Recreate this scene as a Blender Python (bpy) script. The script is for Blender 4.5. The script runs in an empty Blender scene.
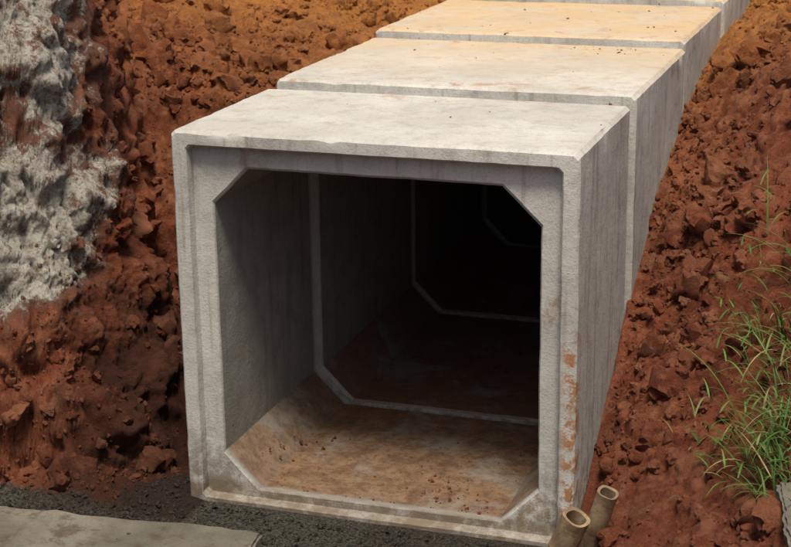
import bpy, math, numpy as np, random
from mathutils import Matrix, Vector
rng=np.random.default_rng(7); random.seed(7)
scn=bpy.context.scene
def link(o): scn.collection.objects.link(o); return o

# ---------------------------------------------------------------- noise
def _h(ix,iy,iz,s):
    n=(ix.astype(np.int64)*374761393+iy.astype(np.int64)*668265263+iz.astype(np.int64)*2147483647+s*1274126177)&0xffffffff
    n=((n^(n>>13))*1274126177)&0xffffffff
    n=((n^(n>>16))*2246822519)&0xffffffff
    n=n^(n>>15)
    return (n&0xffffff)/float(0xffffff)
def vnoise(P,f,s=0):
    Q=P*f+s*17.31; I=np.floor(Q); F=Q-I; F=F*F*F*(F*(F*6-15)+10); I=I.astype(np.int64)
    r=0
    for a in (0,1):
        wa=F[:,0] if a else 1-F[:,0]
        for b in (0,1):
            wb=F[:,1] if b else 1-F[:,1]
            for c in (0,1):
                wc=F[:,2] if c else 1-F[:,2]
                r=r+wa*wb*wc*_h(I[:,0]+a,I[:,1]+b,I[:,2]+c,s)
    return r*2-1
def rot3(P):
    return np.stack([P[:,0]*.8+P[:,1]*.36+P[:,2]*.48, -P[:,0]*.6+P[:,1]*.48+P[:,2]*.64, -P[:,1]*.8+P[:,2]*.6],1)
def fbm(P,f,o=4,s=0,g=.5):
    r=0;a=1;t=0
    for i in range(o): r=r+a*vnoise(P,f,s+i); t+=a; a*=g; f*=2.03; P=rot3(P)
    return r/t
def billow(P,f,o=3,s=0):
    r=0;a=1;t=0
    for i in range(o): r=r+a*(1-2*np.abs(vnoise(P,f,s+i))); t+=a;a*=.5;f*=2.1; P=rot3(P)
    return r/t
def worley(P,f,s=0):
    Q=P*f; I=np.floor(Q).astype(np.int64); d=np.full(len(P),9.); idv=np.zeros(len(P))
    for a in (-1,0,1):
        for b in (-1,0,1):
            for c in (-1,0,1):
                J=I+np.array([a,b,c])
                h0=_h(J[:,0],J[:,1],J[:,2],s+1);h1=_h(J[:,0],J[:,1],J[:,2],s+2);h2=_h(J[:,0],J[:,1],J[:,2],s+3)
                e=np.sqrt((J[:,0]+h0-Q[:,0])**2+(J[:,1]+h1-Q[:,1])**2+(J[:,2]+h2-Q[:,2])**2)
                m=e<d; d=np.where(m,e,d); idv=np.where(m,h0,idv)
    return d,idv
def ss(a,b,x):
    t=np.clip((x-a)/(b-a),0,1); return t*t*(3-2*t)
def mkmesh(name,V,F,mat,smooth=True,attrs=None,angle=None):
    me=bpy.data.meshes.new(name)
    V=np.asarray(V,np.float32)
    n,k=F.shape
    me.vertices.add(len(V)); me.vertices.foreach_set('co',V.ravel())
    me.loops.add(n*k); me.loops.foreach_set('vertex_index',F.ravel().astype(np.int32))
    me.polygons.add(n); me.polygons.foreach_set('loop_start',np.arange(0,n*k,k,dtype=np.int32))
    me.update(calc_edges=True); me.validate()
    for k2,v in (attrs or {}).items():
        a=me.attributes.new(k2,'FLOAT','POINT'); a.data.foreach_set('value',np.asarray(v,np.float32))
    if smooth:
        me.polygons.foreach_set('use_smooth',[True]*len(me.polygons))
        if angle: me.set_sharp_from_angle(angle=math.radians(angle))
    me.materials.append(mat)
    return link(bpy.data.objects.new(name,me))

# ---------------------------------------------------------------- node helpers
class NT:
    def __init__(s,name):
        s.m=bpy.data.materials.new(name); s.m.use_nodes=True; s.t=s.m.node_tree; s.n=s.t.nodes; s.l=s.t.links
        s.b=s.n['Principled BSDF']; s.b.inputs['Specular IOR Level'].default_value=.2
        s.pos=s.n.new('ShaderNodeNewGeometry')
    def L(s,a,b): s.l.new(a,b)
    def noise(s,sc,det=4,rough=.55,vec=None,dist=0):
        x=s.n.new('ShaderNodeTexNoise'); x.inputs['Scale'].default_value=sc; x.inputs['Detail'].default_value=det
        x.inputs['Roughness'].default_value=rough; x.inputs['Distortion'].default_value=dist
        s.L(vec if vec else s.pos.outputs['Position'],x.inputs['Vector']); return x.outputs['Fac']
    def voro(s,sc,feat='F1',out='Distance',vec=None):
        x=s.n.new('ShaderNodeTexVoronoi'); x.feature=feat; x.inputs['Scale'].default_value=sc
        s.L(vec if vec else s.pos.outputs['Position'],x.inputs['Vector']); return x.outputs[out]
    def ramp(s,f,a,b,lo=0,hi=1):
        x=s.n.new('ShaderNodeMapRange'); x.interpolation_type='SMOOTHSTEP'
        x.inputs[1].default_value=a;x.inputs[2].default_value=b;x.inputs[3].default_value=lo;x.inputs[4].default_value=hi
        s.L(f,x.inputs[0]); return x.outputs[0]
    def math(s,op,a,b=None,clamp=False):
        x=s.n.new('ShaderNodeMath'); x.operation=op; x.use_clamp=clamp
        for i,v in enumerate((a,b)):
            if v is None: continue
            if isinstance(v,(int,float)): x.inputs[i].default_value=v
            else: s.L(v,x.inputs[i])
        return x.outputs[0]
    def mul(s,*a):
        r=a[0]
        for b in a[1:]: r=s.math('MULTIPLY',r,b)
        return r
    def mix(s,f,a,b,mode='MIX'):
        x=s.n.new('ShaderNodeMix'); x.data_type='RGBA'; x.blend_type=mode
        if isinstance(f,(int,float)): x.inputs[0].default_value=f
        else: s.L(f,x.inputs[0])
        for i,v in ((6,a),(7,b)):
            if isinstance(v,tuple): x.inputs[i].default_value=(*v,1)
            else: s.L(v,x.inputs[i])
        return x.outputs[2]
    def attr(s,n):
        x=s.n.new('ShaderNodeAttribute'); x.attribute_name=n; return x.outputs['Fac']
    def sep(s,o):
        x=s.n.new('ShaderNodeSeparateXYZ'); s.L(o,x.inputs[0]); return x.outputs
    def bump(s,h,st,d,prev=None):
        x=s.n.new('ShaderNodeBump'); x.inputs['Strength'].default_value=st; x.inputs['Distance'].default_value=d
        s.L(h,x.inputs['Height'])
        if prev: s.L(prev,x.inputs['Normal'])
        return x.outputs[0]
    def done(s,col,rough=.9,nrm=None):
        s.L(col,s.b.inputs['Base Color'])
        if isinstance(rough,(int,float)): s.b.inputs['Roughness'].default_value=rough
        else: s.L(rough,s.b.inputs['Roughness'])
        if nrm: s.L(nrm,s.b.inputs['Normal'])
        return s.m

# ---------------------------------------------------------------- materials
def soil_mat():
    s=NT('laterite_soil')
    n1=s.noise(2.2,3); n2=s.noise(15,5,.68); n3=s.noise(75,3,.7)
    c=s.mix(s.ramp(n1,.35,.65),(.130,.032,.015),(.24,.064,.029))
    c=s.mix(s.ramp(n2,.44,.68,0,.7),c,(.36,.130,.068))
    c=s.mix(s.ramp(n3,.48,.70,0,.50),c,(.050,.015,.008))
    c=s.mix(s.mul(s.attr('tint'),.5),c,(.40,.18,.10))
    dry_glow=s.mul(s.attr('dry_glow'),s.ramp(n2,.3,.6,.35,1.))
    c=s.mix(dry_glow,c,(.48,.20,.045))  # golden glow over far ground, painted as soil colour; dry patches too
    cn=s.noise(8,6,.78,dist=.4)
    cv=s.math('ADD',s.attr('clay'),s.mul(s.math('SUBTRACT',cn,.5),1.9))
    c=s.mix(s.ramp(cv,.12,.40,0,.75),c,(.17,.095,.070))
    clm=s.ramp(cv,.42,.62)
    cc=s.mix(s.ramp(n2,.33,.55),(.19,.135,.105),(.56,.53,.46))
    cc=s.mix(s.ramp(n3,.50,.7,0,.75),cc,(.14,.080,.055))
    c=s.mix(clm,c,cc)
    mc=s.mix(s.ramp(n3,.4,.62),(.030,.028,.023),(.13,.12,.098))
    c=s.mix(s.ramp(s.math('ADD',s.attr('mud'),s.mul(s.math('SUBTRACT',n2,.5),.8)),.35,.65),c,mc)
    c=s.mix(s.mul(s.attr('soil_shade'),.88),c,(.024,.010,.006))  # shade painted into the soil colour
    b=s.bump(s.noise(30,7,.80),1.,.032)
    return s.done(c,.95,b)
SOIL=soil_mat()

def conc_mat(name,base_lo,base_hi,main=True):
    s=NT(name)
    p=s.sep(s.pos.outputs['Position']); nn=s.sep(s.pos.outputs['Normal'])
    a=s.noise(1.6,4,.6); b=s.noise(10,5,.75); c3=s.noise(95,3,.75)
    c=s.mix(s.ramp(a,.35,.68),base_lo,base_hi)
    c=s.mix(s.ramp(b,.46,.66,0,.42),c,tuple(v*.6 for v in base_lo))
    c=s.mix(s.ramp(c3,.5,.70,0,.40),c,tuple(v*.5 for v in base_lo))
    mp=s.n.new('ShaderNodeMapping'); mp.inputs['Scale'].default_value=(16,16,1.1); s.L(s.pos.outputs['Position'],mp.inputs[0])
    st=s.noise(1,3,.65,vec=mp.outputs[0])
    side=s.ramp(s.math('ABSOLUTE',nn[2]),.2,.6,1,0)
    c=s.mix(s.mul(s.ramp(st,.52,.70,0,.5),side),c,(.19,.17,.13))
    pm=s.mul(s.ramp(s.voro(55),.05,.16,1,0),s.ramp(a,.5,.56))
    c=s.mix(s.mul(pm,.7),c,(.10,.09,.08))
    if main:
        up=s.ramp(nn[2],.35,.8)
        low=s.mul(s.ramp(p[2],.36,.52,1,0),s.ramp(p[1],.05,.10))
        big=s.noise(2.6,5,.7,dist=.5)
        inner_shade=s.attr('inner_shade')
        c=s.mix(s.mul(inner_shade,s.ramp(b,.3,.7,.74,.42)),c,(.115,.115,.10))  # darkness inside the culvert painted into the concrete colour
        fl=s.mul(up,low,s.ramp(big,.36,.50,.55,.97))
        mc=s.mix(s.ramp(b,.38,.62),(.120,.066,.037),(.205,.126,.072))
        mc=s.mix(s.ramp(s.noise(30,3,.75),.52,.66,0,.8),mc,(.085,.032,.018))
        mc=s.mix(s.ramp(p[1],.75,1.3,0,.65),mc,(.17,.068,.038))
        c=s.mix(fl,c,mc)
        hi=s.ramp(p[2],1.4,1.6)
        yy=s.ramp(p[1],.6,3.0,.12,1.0)
        dn=s.ramp(big,.32,.62)
        d=s.mul(up,hi,yy,s.math('ADD',s.mul(dn,.4),.5))
        dc=s.mix(s.ramp(p[1],1.,4.0),(.53,.42,.29),(.55,.37,.185))  # soil dust, plus a golden glow painted on the farther tops
        c=s.mix(d,c,dc)
        jm=s.ramp(s.math('ABSOLUTE',s.math('SUBTRACT',s.math('FRACT',s.math('DIVIDE',s.math('SUBTRACT',p[1],1.13-.76),1.52)),.5)),.03,.22,1,.35)
        rs=s.mul(s.ramp(s.noise(6,6,.8,dist=.4),.52,.66),up,hi,s.ramp(p[1],.3,1.6,.25,.85),jm)
        c=s.mix(rs,c,(.34,.17,.085))
        foot=s.mul(s.ramp(p[2],.0,.55,.85,0),side)
        c=s.mix(s.mul(foot,s.ramp(b,.4,.6)),c,(.15,.12,.085))
        lip=s.mul(s.ramp(p[2],.10,.14,1,0),s.ramp(p[1],.05,.07,1,0))
        c=s.mix(s.mul(lip,s.ramp(b,.3,.6,.5,.95)),c,(.16,.125,.09))
        jx=s.mul(s.ramp(p[0],.82,.87),s.ramp(p[1],.03,.12,1,0),s.ramp(p[2],1.05,.9,0,1))
        c=s.mix(s.mul(jx,s.ramp(b,.45,.54),.9),c,(.34,.15,.055))
        sp=s.mul(s.ramp(big,.58,.68),side)
        c=s.mix(s.mul(sp,s.ramp(b,.40,.6,.1,.6)),c,(.24,.16,.09))
    else:
        c=s.mix(s.ramp(s.noise(5,5,.75),.50,.64,0,.7),c,(.075,.05,.035))
    n=s.bump(b,.35,.012); n=s.bump(c3,.5,.004,n)
    return s.done(c,.9,n)
CONC=conc_mat('precast_concrete',(.43,.42,.39),(.56,.55,.515))
CONC2=conc_mat('old_concrete',(.11,.10,.08),(.20,.18,.145),False)

# ---------------------------------------------------------------- terrain
def axis(segs,lo,hi):
    xs=[segs[0][0]]
    for a,b,st in segs: 
        n=max(1,int(round((b-a)/st))); xs+=list(np.linspace(a,b,n+1)[1:])
    st=segs[-1][2]; 
    while xs[-1]<hi: st*=1.25; xs.append(xs[-1]+st)
    st=segs[0][2]; pre=[xs[0]]
    while pre[-1]>lo: st*=1.25; pre.append(pre[-1]-st)
    return np.array(pre[:0:-1]+xs)
X=axis([(-4.,-2.6,.018),(-2.6,-2.25,.008),(-2.25,-1.5,.0040),(-1.5,-.92,.0065),(-.92,.85,.03),(.85,2.3,.010),(2.3,3.4,.03)],-250,250)
Y=axis([(-1.0,-.6,.014),(-.6,1.,.0085),(1.,2.2,.0115),(2.2,4.5,.016),(4.5,9.,.03)],-250,300)
gx,gy=np.meshgrid(X,Y); x=gx.ravel(); y=gy.ravel()
def base_h(x,y):
    P=np.stack([x,y,np.zeros_like(x)],1)
    wob=fbm(P,.9,3,40)*.22
    s=x-.9
    h0=np.interp(y,[-1.2,-.5,0,.5,1.13,2,2.65,4,8,12],[.0,.0,.06,.36,.80,1.22,1.42,1.6,1.72,1.9])
    sl=np.interp(y,[-3,-1.5,-.3,.3,2.,5],[.3,.48,.72,.85,.75,.5])
    hr=h0+sl*np.clip(s-.04,0,None)*(1+.25*wob)
    cap=2.3+.12*wob; hr=np.where(hr>cap-.3,cap-.3+.3*(1-np.exp(-(hr-cap+.3)/.3)),hr)
    hr=np.minimum(hr, np.interp(y,[-9,-4,-2,0],[1.2,1.2,1.4,3.]))
    s=-.9-x
    wob2=fbm(P,1.7,2,44)*.22
    sh=1.10*(1-ss(-.52,.30,y))+np.interp(y,[1.1,1.9,3,6],[0,.35,.9,1.5])
    e=s-sh+wob2
    bank=.5*ss(.20,.50,e)+.32*ss(.5,.8,e)+1.45*ss(.70,1.22,e)+.25*ss(1.2,3.,e)
    fill=ss(1.0,2.5,y)*(1.42+.12*ss(2,5,y))+.16*np.clip(s,0,3)*ss(1.,2.5,y)+.03
    k=.07; hl=np.log(np.exp(bank/k)+np.exp(fill/k))*k-.025
    out=np.where(x>0,hr,hl)
    inside=(1-ss(.80,.90,np.abs(x)))
    boxz=ss(.02,.06,y)*(1-ss(10.2,10.5,y))
    pit=-.12*boxz+.026*(1-boxz)
    pit=np.where(y>10,pit*(1-ss(10.2,10.5,y))+1.9*ss(10.2,10.5,y),pit)
    return out*(1-inside)+pit*inside
z=base_h(x,y)
ny,nx=gx.shape
Z=z.reshape(ny,nx)
dzx=np.gradient(Z,axis=1)/np.gradient(gx,axis=1); dzy=np.gradient(Z,axis=0)/np.gradient(gy,axis=0)
for _ in range(40):
    for A in (dzx,dzy): A[1:-1,1:-1]=(A[1:-1,1:-1]*2+A[:-2,1:-1]+A[2:,1:-1]+A[1:-1,:-2]+A[1:-1,2:])/6
N=np.stack([-dzx.ravel(),-dzy.ravel(),np.ones(len(x))],1); N/=np.linalg.norm(N,axis=1)[:,None]
P=np.stack([x,y,z],1)
near=(np.abs(x)<6)&(y>-3)&(y<13)
amp=np.ones(len(x))
mudreg=(1-ss(.05,.16,z))*(1-ss(1.0,1.3,np.abs(x)))*(1-ss(.0,.4,y))
mudreg=np.maximum(mudreg,(1-ss(.04,.12,z))*(1-ss(-.35,-.1,y))*(x<0))
amp*=1-.82*mudreg
inbox=(1-ss(.84,.93,np.abs(x)))*ss(-.02,.05,y)*(y<10.2)
amp*=1-inbox
nearbox=(1-ss(.9,1.05,np.abs(x)))*ss(-.2,.0,y); amp*=1-.55*nearbox
pale=np.exp(-(((y-.1)/.65)**2+((z-1.15)/.42)**2)**1.5)*.85
pale=np.maximum(pale,.48*ss(1.35,1.9,z))
clay=ss(.62,.95,z)*(1-ss(-1.78,-1.42,x))*(1-ss(.7,1.6,y))*(.22+pale+.6*fbm(P,2.6,4,60))
clay=np.clip(clay,0,1)
Q=P[near]
Qw=Q+.06*np.stack([fbm(Q,7,3,3),fbm(Q,7,3,14),fbm(Q,7,3,25)],1)
w0,i0=worley(Qw,3.4,2)
w1,i1=worley(rot3(Qw),8,5)
w2,i2=worley(Qw,19,9)
w3,i3=worley(rot3(Q),46,13)
cn=clay[near]
left=(Q[:,0]<-.9)*(1-ss(1.8,3.,Q[:,1]))
steep=left*(1-ss(.35,.7,N[near][:,2]))
rug=ss(-.35,.30,fbm(Q,1.7,2,77))
d=fbm(Q,1.6,3,1)*.09+billow(Q,5,3,11)*.03*(1+.5*left)
d+=(.55-w0)*.13*left*(.3+i0)
d+=(.50-w1)*(.075*(.42+.55*rug))*(.35+i1)+(.5-w2)*.042*(.35+i2)*(.45+.5*rug)*(1-.3*steep)+(.5-w3)*.015+fbm(Q,60,3,21,.6)*.011
led=rot3(Q)[:,0]*5.5+fbm(Q,2.5,3,88)*1.6; fr_=led-np.floor(led)
d+=steep*(ss(.0,.70,fr_)*(1-ss(.75,1.,fr_))-.45)*.045
D=np.zeros(len(x)); D[near]=d
P2=P+N*(D*amp)[:,None]
keep=inbox>.3
P2[keep,2]=np.minimum(P2[keep,2],-.02)
tint=np.zeros(len(x)); tint[near]=np.clip(i2*i1*1.2*ss(.0,.02,d),0,1)
dry_glow=ss(1.6,5.0,y)*.95+.18*ss(-.2,.6,vnoise(P,1.2,90))*ss(.6,1.5,z)  # painted glow growing with distance, plus random dry patches
dry_glow=np.clip(dry_glow,0,1)
crev=ss(-1.75,-1.30,x)*(x<-.8)*(1-ss(.6,1.6,z))*(1-ss(1.6,2.8,y))*ss(-.5,-.1,y)  # gap left of the culvert, darkened in colour as shade
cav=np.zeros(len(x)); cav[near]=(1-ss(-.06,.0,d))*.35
soil_shade=np.clip(crev*.9+cav+(1-ss(-.3,.5,z))*.3+(1-ss(.1,.7,z))*(x>0)*.3,0,.95)*(np.abs(x)<4)  # painted shade: gap, hollows and low ground
idx=np.arange(ny*nx).reshape(ny,nx)
F=np.stack([idx[:-1,:-1].ravel(),idx[:-1,1:].ravel(),idx[1:,1:].ravel(),idx[1:,:-1].ravel()],1)
mkmesh('ground',P2,F,SOIL,attrs=dict(tint=tint,dry_glow=dry_glow,clay=clay,mud=mudreg,soil_shade=soil_shade))

# ---------------------------------------------------------------- soil clods (one object)
import bmesh
def ico(sub):
    bm=bmesh.new(); bmesh.ops.create_icosphere(bm,subdivisions=sub,radius=1)
    v=np.array([w.co[:] for w in bm.verts]); f=np.array([[w.index for w in q.verts] for q in bm.faces]); bm.free(); return v,f
vars_s=[];vars_b=[]
for lst,sub,n in ((vars_s,1,14),(vars_b,3,12)):
    v,f=ico(sub)
    for k in range(n):
        w=v.copy(); o=rng.random(3)*50
        r=1+.42*vnoise(w+o,1.3,k)+.28*vnoise(w+o,2.9,k+5)+(.16*vnoise(w+o,7,k+9) if sub>2 else 0)
        w=w*r[:,None]
        for c in range(4):
            nr=rng.normal(size=3); nr/=np.linalg.norm(nr); dd=w@nr; lim=.55+.25*rng.random()
            w=w-nr*np.clip(dd-lim,0,None)[:,None]*.9
        lst.append((w*np.array([1,rng.uniform(.7,1.1),rng.uniform(.55,.9)]),f))
def randrot():
    q=rng.normal(size=4); q/=np.linalg.norm(q); a,b,c,d=q
    return np.array([[1-2*(c*c+d*d),2*(b*c-a*d),2*(b*d+a*c)],[2*(b*c+a*d),1-2*(b*b+d*d),2*(c*d-a*b)],[2*(b*d-a*c),2*(c*d+a*b),1-2*(b*b+c*c)]])
def scatter(name,pts,sizes,dry_glow_v,claym,shadev,mudv,sink=.25):
    VS=[];FS=[];T=[];DR=[];CL=[];DA=[];MU=[];off=0
    for i,(p,r) in enumerate(zip(pts,sizes)):
        w,f=(vars_b if r>.022 else vars_s)[rng.integers(0,12)]
        w=(w*r)@randrot().T+p+np.array([0,0,r*(1-2*sink)*.5])
        VS.append(w);FS.append(f+off);off+=len(w);n=len(w)
        T.append(np.full(n,rng.random()**2)); DR.append(np.full(n,dry_glow_v[i])); CL.append(np.full(n,claym[i])); DA.append(np.full(n,shadev[i])); MU.append(np.full(n,mudv[i]))
    return mkmesh(name,np.concatenate(VS),np.concatenate(FS),SOIL,attrs=dict(tint=np.concatenate(T),dry_glow=np.concatenate(DR),clay=np.concatenate(CL),soil_shade=np.concatenate(DA),mud=np.concatenate(MU)),angle=38)
area=(np.gradient(gx,axis=1)*np.gradient(gy,axis=0)).ravel()/N[:,2]
wgt=area*(x>-3.2)*(x<2.3)*(y>-.8)*(y<7)*(np.abs(x)>.92)
wgt=wgt*(.12+ss(-.15,.38,fbm(P,1.7,3,55)))*(1-.8*(clay>.3))*np.where(N[:,2]<.5,.35,1)
fr=area*(np.abs(x)<=.92)*(y<-.06)*(y>-.8)*1.2; wgt=wgt+fr
wgt/=wgt.sum()
nC=20000
ch=rng.choice(len(x),nC,p=wgt)
sz=.0055*(1-rng.random(nC))**(-1/1.65); sz=np.clip(sz,.005,.095)
sz=np.where(mudreg[ch]>.3,np.clip(sz,.005,.018),sz)
sz=np.where(np.abs(x[ch])<1.05,np.clip(sz,.004,.04),sz)
scatter('soil_clods',P2[ch],sz,dry_glow[ch]*.9,clay[ch]*rng.random(nC),soil_shade[ch]*.7,mudreg[ch])

# ---------------------------------------------------------------- box culvert units
H=1.755; W=.9
def loop(ix,zt,zb,c,ct=None):
    ct=ct or c
    return [(-ix,zb+c),(-ix,zt-ct),(-ix+ct,zt),(ix-ct,zt),(ix,zt-ct),(ix,zb+c),(ix-c,zb),(-ix+c,zb)]
def unit(name,y0,L,dx,dz,tin,seed,ground_detail=.03,lipv=0.):
    t=.17+tin; top=H-.165-tin-dz*.6; bot=.10+tin*.6-dz*.9; hc=.165
    st=[
     (.012,loop(W,H,0,.018),0),(.0,loop(W-.010,H-.010,.010,.018),0),(.0,loop(W-.066,H-.058,.045-dz*.9,.02),0),(.006,loop(W-.072,H-.064,.050-dz*.9,.02),0),
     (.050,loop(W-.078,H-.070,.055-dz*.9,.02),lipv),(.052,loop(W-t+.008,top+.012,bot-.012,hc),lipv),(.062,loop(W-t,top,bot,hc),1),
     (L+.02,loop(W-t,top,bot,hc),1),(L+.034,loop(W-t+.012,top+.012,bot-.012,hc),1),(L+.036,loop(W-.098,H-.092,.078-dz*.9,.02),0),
     (L,loop(W-.094,H-.088,.074-dz*.9,.02),0),(L-.002,loop(W-.05,H-.055,.05-dz*.9,.02),0),
     (L-.066,loop(W-.042,H-.046,.04,.02),0),(L-.072,loop(W-.010,H-.010,.01,.02),0),(L-.082,loop(W,H,0,.018),0)]
    ks=[]; refi=st[6][1]
    for i in range(8):
        a=np.array(refi[i]); b=np.array(refi[(i+1)%8]); ks.append(max(2,int(np.linalg.norm(b-a)/ground_detail)))
    def ring(l,yy):
        o=[]
        for i in range(8):
            a=np.array(l[i]); b=np.array(l[(i+1)%8])
            for k in range(ks[i]):
                q=a+(b-a)*k/ks[i]; o.append((q[0],yy,q[1]))
        return np.array(o)
    rings=[];inn=[]
    m=len(st)
    for i in range(m):
        ya,la,ia=st[i]; yb,lb,ib=st[(i+1)%m]
        A=ring(la,ya);B=ring(lb,yb); dist=np.linalg.norm(A-B,axis=1).max()
        k=max(1,int(dist/.03))
        for j in range(k): rings.append(A+(B-A)*j/k); inn.append(np.full(len(A),float(ia)))
    V=np.array(rings); R,K,_=V.shape; V=V.reshape(-1,3); inn=np.concatenate(inn)
    o=np.array([seed*3.1,0,0])
    V=V+np.array([dx,y0,dz])
    disp=np.stack([fbm(V+o,5,5,seed+1,.75),fbm(V+o,5,5,seed+2,.75),fbm(V+o,5,5,seed+3,.75)],1)*.0045
    loc=V-np.array([dx,y0,dz])
    chip=np.clip(vnoise(V+o,8,seed+7)-.30,0,1)*np.clip(vnoise(V+o,26,seed+8)+.3,0,1)
    e1=((np.abs(np.abs(loc[:,0])-W)<.03).astype(int)+(np.abs(loc[:,2]-H)<.03)+(np.abs(loc[:,1]-.005)<.02)>=2)
    cen=np.array([0,L/2,H/2]); dirv=cen-loc; dirv/=np.linalg.norm(dirv,axis=1)[:,None]
    V=V+disp+dirv*(chip*e1*.032)[:,None]
    idx=np.arange(R*K).reshape(R,K); a=idx; b=np.roll(idx,-1,1); c=np.roll(b,-1,0); d=np.roll(a,-1,0)
    F=np.stack([a.ravel(),b.ravel(),c.ravel(),d.ravel()],1)
    return mkmesh(name,V,F,CONC,angle=28,attrs=dict(inner_shade=inn))
par=bpy.data.objects.new('box_culvert',None); link(par)
L1=1.13; L2=1.52
spec=[(0,L1,0,0,0,0)]
yy=L1
offs=[(.014,.034,.024,.55),(.004,.070,.046,.75),(.016,.106,.06,1.),(.01,.135,.07,1),(.01,.15,.075,1),(0,.15,.08,1)]
for i,(dx,dz,ti,lv) in enumerate(offs):
    spec.append((yy+.004,L2-.004,dx,dz,ti,lv)); yy+=L2
for i,s in enumerate(spec):
    o=unit('precast_unit_%d'%(i+1),s[0],s[1],s[2],s[3],s[4],i*11,.03 if i<4 else .06,s[5]); o.parent=par
for o in par.children:
    bm=bmesh.new(); bm.from_mesh(o.data); bmesh.ops.recalc_face_normals(bm,faces=bm.faces); bm.to_mesh(o.data); bm.free()

pts=[];sz2=[];dr=[]
def clump(cx,cy,cz,n,sp,smin,smax,dv):
    for k in range(n):
        px=cx+rng.normal()*sp; py=cy+rng.normal()*sp*1.2
        if abs(px)>.55: pz=cz+abs(abs(px)-.55)
        else: pz=cz
        pts.append(np.array([np.clip(px,-.7,.7),max(py,.08),pz])); sz2.append(smin+(smax-smin)*rng.random()**2.2); dr.append(dv)
zf=.102
for cx,cy,n,sp,a,b in ((.25,.25,40,.07,.003,.013),(.42,.12,16,.05,.003,.012),(-.55,.7,14,.08,.004,.014),(-.6,.35,7,.04,.004,.012),(.1,.8,16,.2,.003,.008),(-.1,.4,20,.3,.003,.007),(.3,.6,20,.2,.003,.008)):
    clump(cx,cy,zf,n,sp,a,b,.0)
for cx,cy,n,sp in ((.0,1.9,24,.4),(.3,3.2,30,.4),(-.2,4.5,30,.5),(.5,1.7,14,.15),(.3,2.4,10,.1)): clump(np.clip(cx,-.5,.5),max(cy,1.4),zf+(.02 if cy<2.6 else .035 if cy<4 else .045),n,sp*.35,.006,.022,.0)
zt=H+.0
for cx,cy,n,sp in ((0,.8,10,.35),(.0,1.9,14,.4),(.5,2.4,24,.12),(-.2,2.45,16,.2),(-.4,3.3,14,.35),(.3,3.9,24,.25),(0,5.2,40,.5),(.7,3.0,14,.08)):
    for k in range(n):
        px=np.clip(cx+rng.normal()*sp,-.86,.86); py=max(.1,cy+rng.normal()*sp*.7)
        j=0 if py<1.13 else 1+int((py-1.13)/1.52); dzz=spec[min(j,6)][3]
        pts.append(np.array([px,py,zt+dzz-.002])); sz2.append(.003+.009*rng.random()**3); dr.append(.25)
n=len(pts); scatter('soil_crumbs',pts,sz2,dr,[0]*n,[.0]*n,[0]*n,sink=.4)

# ---------------------------------------------------------------- concrete kerb slab, lower left
def slab(name,cx,cy,cz,lx,ly,lz,rot,mat,seed):
    bm=bmesh.new(); bmesh.ops.create_cube(bm,size=1); bmesh.ops.scale(bm,vec=(lx,ly,lz),verts=bm.verts)
    bmesh.ops.bevel(bm,geom=bm.edges[:],offset=.012,segments=2,affect='EDGES')
    bmesh.ops.subdivide_edges(bm,edges=[e for e in bm.edges if e.calc_length()>.15],cuts=40,use_grid_fill=True)
    me=bpy.data.meshes.new(name); bm.to_mesh(me); bm.free()
    v=np.empty(len(me.vertices)*3,np.float32); me.vertices.foreach_get('co',v); v=v.reshape(-1,3).astype(float)
    v+=np.stack([fbm(v+seed,7,5,1,.7),fbm(v+seed,7,5,2,.7),fbm(v+seed,7,5,3,.7)],1)*.022
    me.vertices.foreach_set('co',v.astype(np.float32).ravel()); me.polygons.foreach_set('use_smooth',[True]*len(me.polygons)); me.set_sharp_from_angle(angle=math.radians(35))
    me.materials.append(mat); o=link(bpy.data.objects.new(name,me)); o.location=(cx,cy,cz); o.rotation_euler=rot; return o
slab('concrete_kerb',-1.62,-.67,.008,2.5,.55,.12,(0.0,.0,math.radians(4.5)),CONC2,3)
slab('concrete_block',2.02,-.74,.50,.36,.5,.4,(.1,-.12,math.radians(12)),CONC2,9)

# ---------------------------------------------------------------- bamboo stakes
def bamboo_mat():
    s=NT('bamboo'); c=s.mix(s.ramp(s.noise(9,5,.6),.35,.65),(.17,.115,.07),(.36,.27,.165))
    c=s.mix(s.ramp(s.noise(40,4,.7),.5,.7,0,.6),c,(.12,.06,.03))
    return s.done(c,.7,s.bump(s.noise(60,3),.4,.003))
BAM=bamboo_mat()
def stake(name,base,top,r):
    base=np.array(base);top=np.array(top); ax=top-base; L=np.linalg.norm(ax); ax/=L
    u=np.cross(ax,[0,1,.3]);u/=np.linalg.norm(u);v=np.cross(ax,u); n=28
    prof=[]
    for k in range(25):
        h=L*k/24; nodef=math.exp(-((h-L*.6)/.010)**2); prof.append((h,r*(1+.10*nodef-.01*math.sin(k))))
    prof+=[(L+.001,r*.95),(L-.003,r*.74),(L-.10,r*.70),(L-.11,.001)]
    V=[];F=[]
    for h,rr in prof:
        for i in range(n):
            a=2*math.pi*i/n; jag=.003*math.sin(3*a+r*90)*(1 if h>L-.006 else 0)
            V.append(base+ax*(h+jag)+(u*math.cos(a)+v*math.sin(a))*rr*(1+.03*math.sin(2*a)))
    for k in range(len(prof)-1):
        for i in range(n): F.append((k*n+i,k*n+(i+1)%n,(k+1)*n+(i+1)%n,(k+1)*n+i))
    return mkmesh(name,np.array(V),np.array(F),BAM,angle=40)
stake('bamboo_stake',(.835,-.27,-.04),(.985,-.33,.345),.057)
stake('bamboo_stake.001',(.962,-.12,.0),(1.085,-.20,.41),.043)

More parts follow.
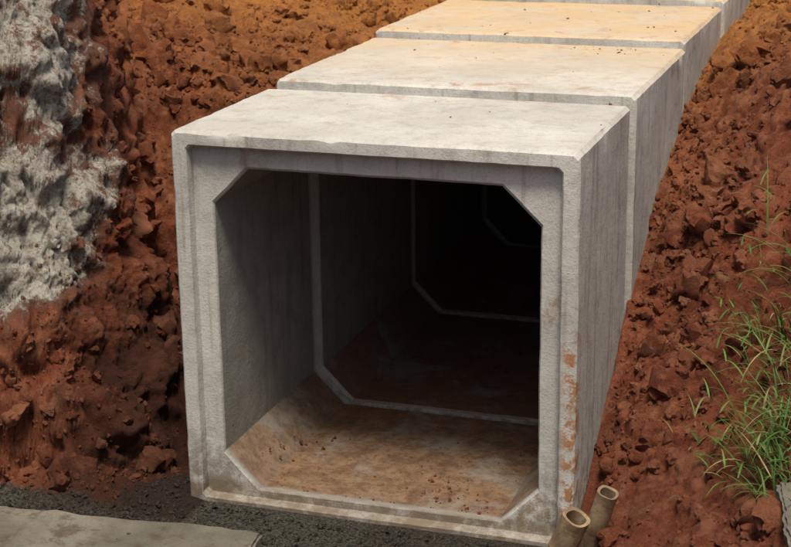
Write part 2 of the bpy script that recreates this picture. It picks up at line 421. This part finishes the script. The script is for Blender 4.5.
# ---------------------------------------------------------------- grass
def grass_mat():
    s=NT('grass_blades'); t=s.attr('tint')
    c=s.mix(t,(.030,.075,.014),(.11,.20,.04)); c=s.mix(s.ramp(s.attr('dry_glow'),.7,1.),c,(.30,.26,.12))
    return s.done(c,.55)
GR=grass_mat()
Pn=P2[near]
def terr(px,py):
    d2=(Pn[:,0]-px)**2+(Pn[:,1]-py)**2
    return Pn[np.argmin(d2),2]
def grass(name,tufts):
    V=[];F=[];T=[];DR=[]
    def blade(b,dirh,L,w,lean,droop,t,dr):
        n=9; p=np.array(b,float); ang=lean; d=np.array([dirh[0],dirh[1],0.]); side=np.array([-dirh[1],dirh[0],0.]); o=len(V)
        for k in range(n+1):
            f=k/n; ww=w*(1-f**1.8)*(.55+.45*min(1,f*5))+.0003
            V.append(p-side*ww);V.append(p+np.array([0,0,ww*.35]));V.append(p+side*ww)
            for _ in range(3): T.append(t*(.6+.4*f)); DR.append(dr)
            ang+=droop/n*(1+f); p=p+(d*math.sin(ang)+np.array([0,0,math.cos(ang)]))*L/n
        for k in range(n):
            a=o+k*3; F.append((a,a+1,a+4,a+3));F.append((a+1,a+2,a+5,a+4))
        return p
    for (tx,ty,n,Lm,sp,bias) in tufts:
        for i in range(n):
            a=rng.uniform(0,2*math.pi); dirh=np.array([math.cos(a),math.sin(a)])+np.array(bias); dirh/=np.linalg.norm(dirh)+1e-6
            bx,by=tx+rng.normal()*sp,ty+rng.normal()*sp
            if i%3==0: tz=terr(bx,by)
            L=Lm*rng.uniform(.45,1.15)
            blade((bx,by,tz-.03),dirh,L,rng.uniform(.0025,.0055),rng.uniform(.1,.8),rng.uniform(.3,1.3),rng.random(),rng.random())
            if i%4==0:
                p0=np.array([bx,by,tz-.02]); lean=rng.uniform(.3,.9)
                q=blade(p0,dirh,L*1.2,.0018,lean,.3,.6,.2)
                for k in (.35,.55,.75,.92):
                    m=p0+(q-p0)*k; b2=rng.uniform(0,6.28); blade(m,(math.cos(b2),math.sin(b2)),L*.35,.004,rng.uniform(.5,1.1),.8,rng.random(),rng.random()*.9)
    return mkmesh(name,np.array(V),np.array(F),GR,attrs=dict(tint=T,dry_glow=DR))
grass('grass',[(1.76,-.25,56,.32,.08,(-.6,-.1)),(1.85,-.1,56,.36,.09,(-.7,0)),(1.68,-.05,32,.28,.08,(-.4,0)),(1.80,.2,38,.36,.08,(-.7,0)),(1.68,.4,22,.30,.06,(-.9,0)),(1.52,.1,16,.17,.08,(0,0)),(1.40,.15,10,.14,.06,(0,0)),(1.74,.8,28,.36,.06,(-.6,0)),(1.82,-.5,28,.26,.06,(-.4,0))])

# ---------------------------------------------------------------- camera, light, world
cam=bpy.data.cameras.new('camera'); co=link(bpy.data.objects.new('camera',cam)); scn.camera=co
yaw,pitch,roll=-.3294,.2916,-.0131
f=np.array([math.sin(yaw)*math.cos(pitch),math.cos(yaw)*math.cos(pitch),-math.sin(pitch)])
r=np.array([math.cos(yaw),-math.sin(yaw),0]);u=np.cross(r,f)
r2=r*math.cos(roll)+u*math.sin(roll);u2=-r*math.sin(roll)+u*math.cos(roll)
M=Matrix(((r2[0],u2[0],-f[0],2.192),(r2[1],u2[1],-f[1],-6.0625),(r2[2],u2[2],-f[2],3.119),(0,0,0,1))); co.matrix_world=M
cam.sensor_width=36; cam.lens=1584/788*36; cam.clip_start=.05; cam.clip_end=2000
cam.dof.use_dof=True; cam.dof.focus_distance=7.0; cam.dof.aperture_fstop=5.6

el=math.radians(67); az=math.radians(158)
sd=Vector((math.sin(az)*math.cos(el),math.cos(az)*math.cos(el),math.sin(el)))
sun=bpy.data.lights.new('sun','SUN'); sun.energy=4.0; sun.angle=math.radians(15); sun.color=(1,.93,.79)
so=link(bpy.data.objects.new('sun',sun)); so.rotation_euler=sd.to_track_quat('Z','Y').to_euler(); so.location=(0,0,20)
w=bpy.data.worlds.new('World'); scn.world=w; w.use_nodes=True
bg=w.node_tree.nodes['Background']; sk=w.node_tree.nodes.new('ShaderNodeTexSky'); sk.sky_type='NISHITA'; sk.sun_disc=False
sk.sun_elevation=el; sk.sun_rotation=az; sk.dust_density=6; sk.air_density=1.
w.node_tree.links.new(sk.outputs[0],bg.inputs[0]); bg.inputs[1].default_value=.095
scn.view_settings.view_transform='Standard'; scn.view_settings.look='None'; scn.view_settings.exposure=0
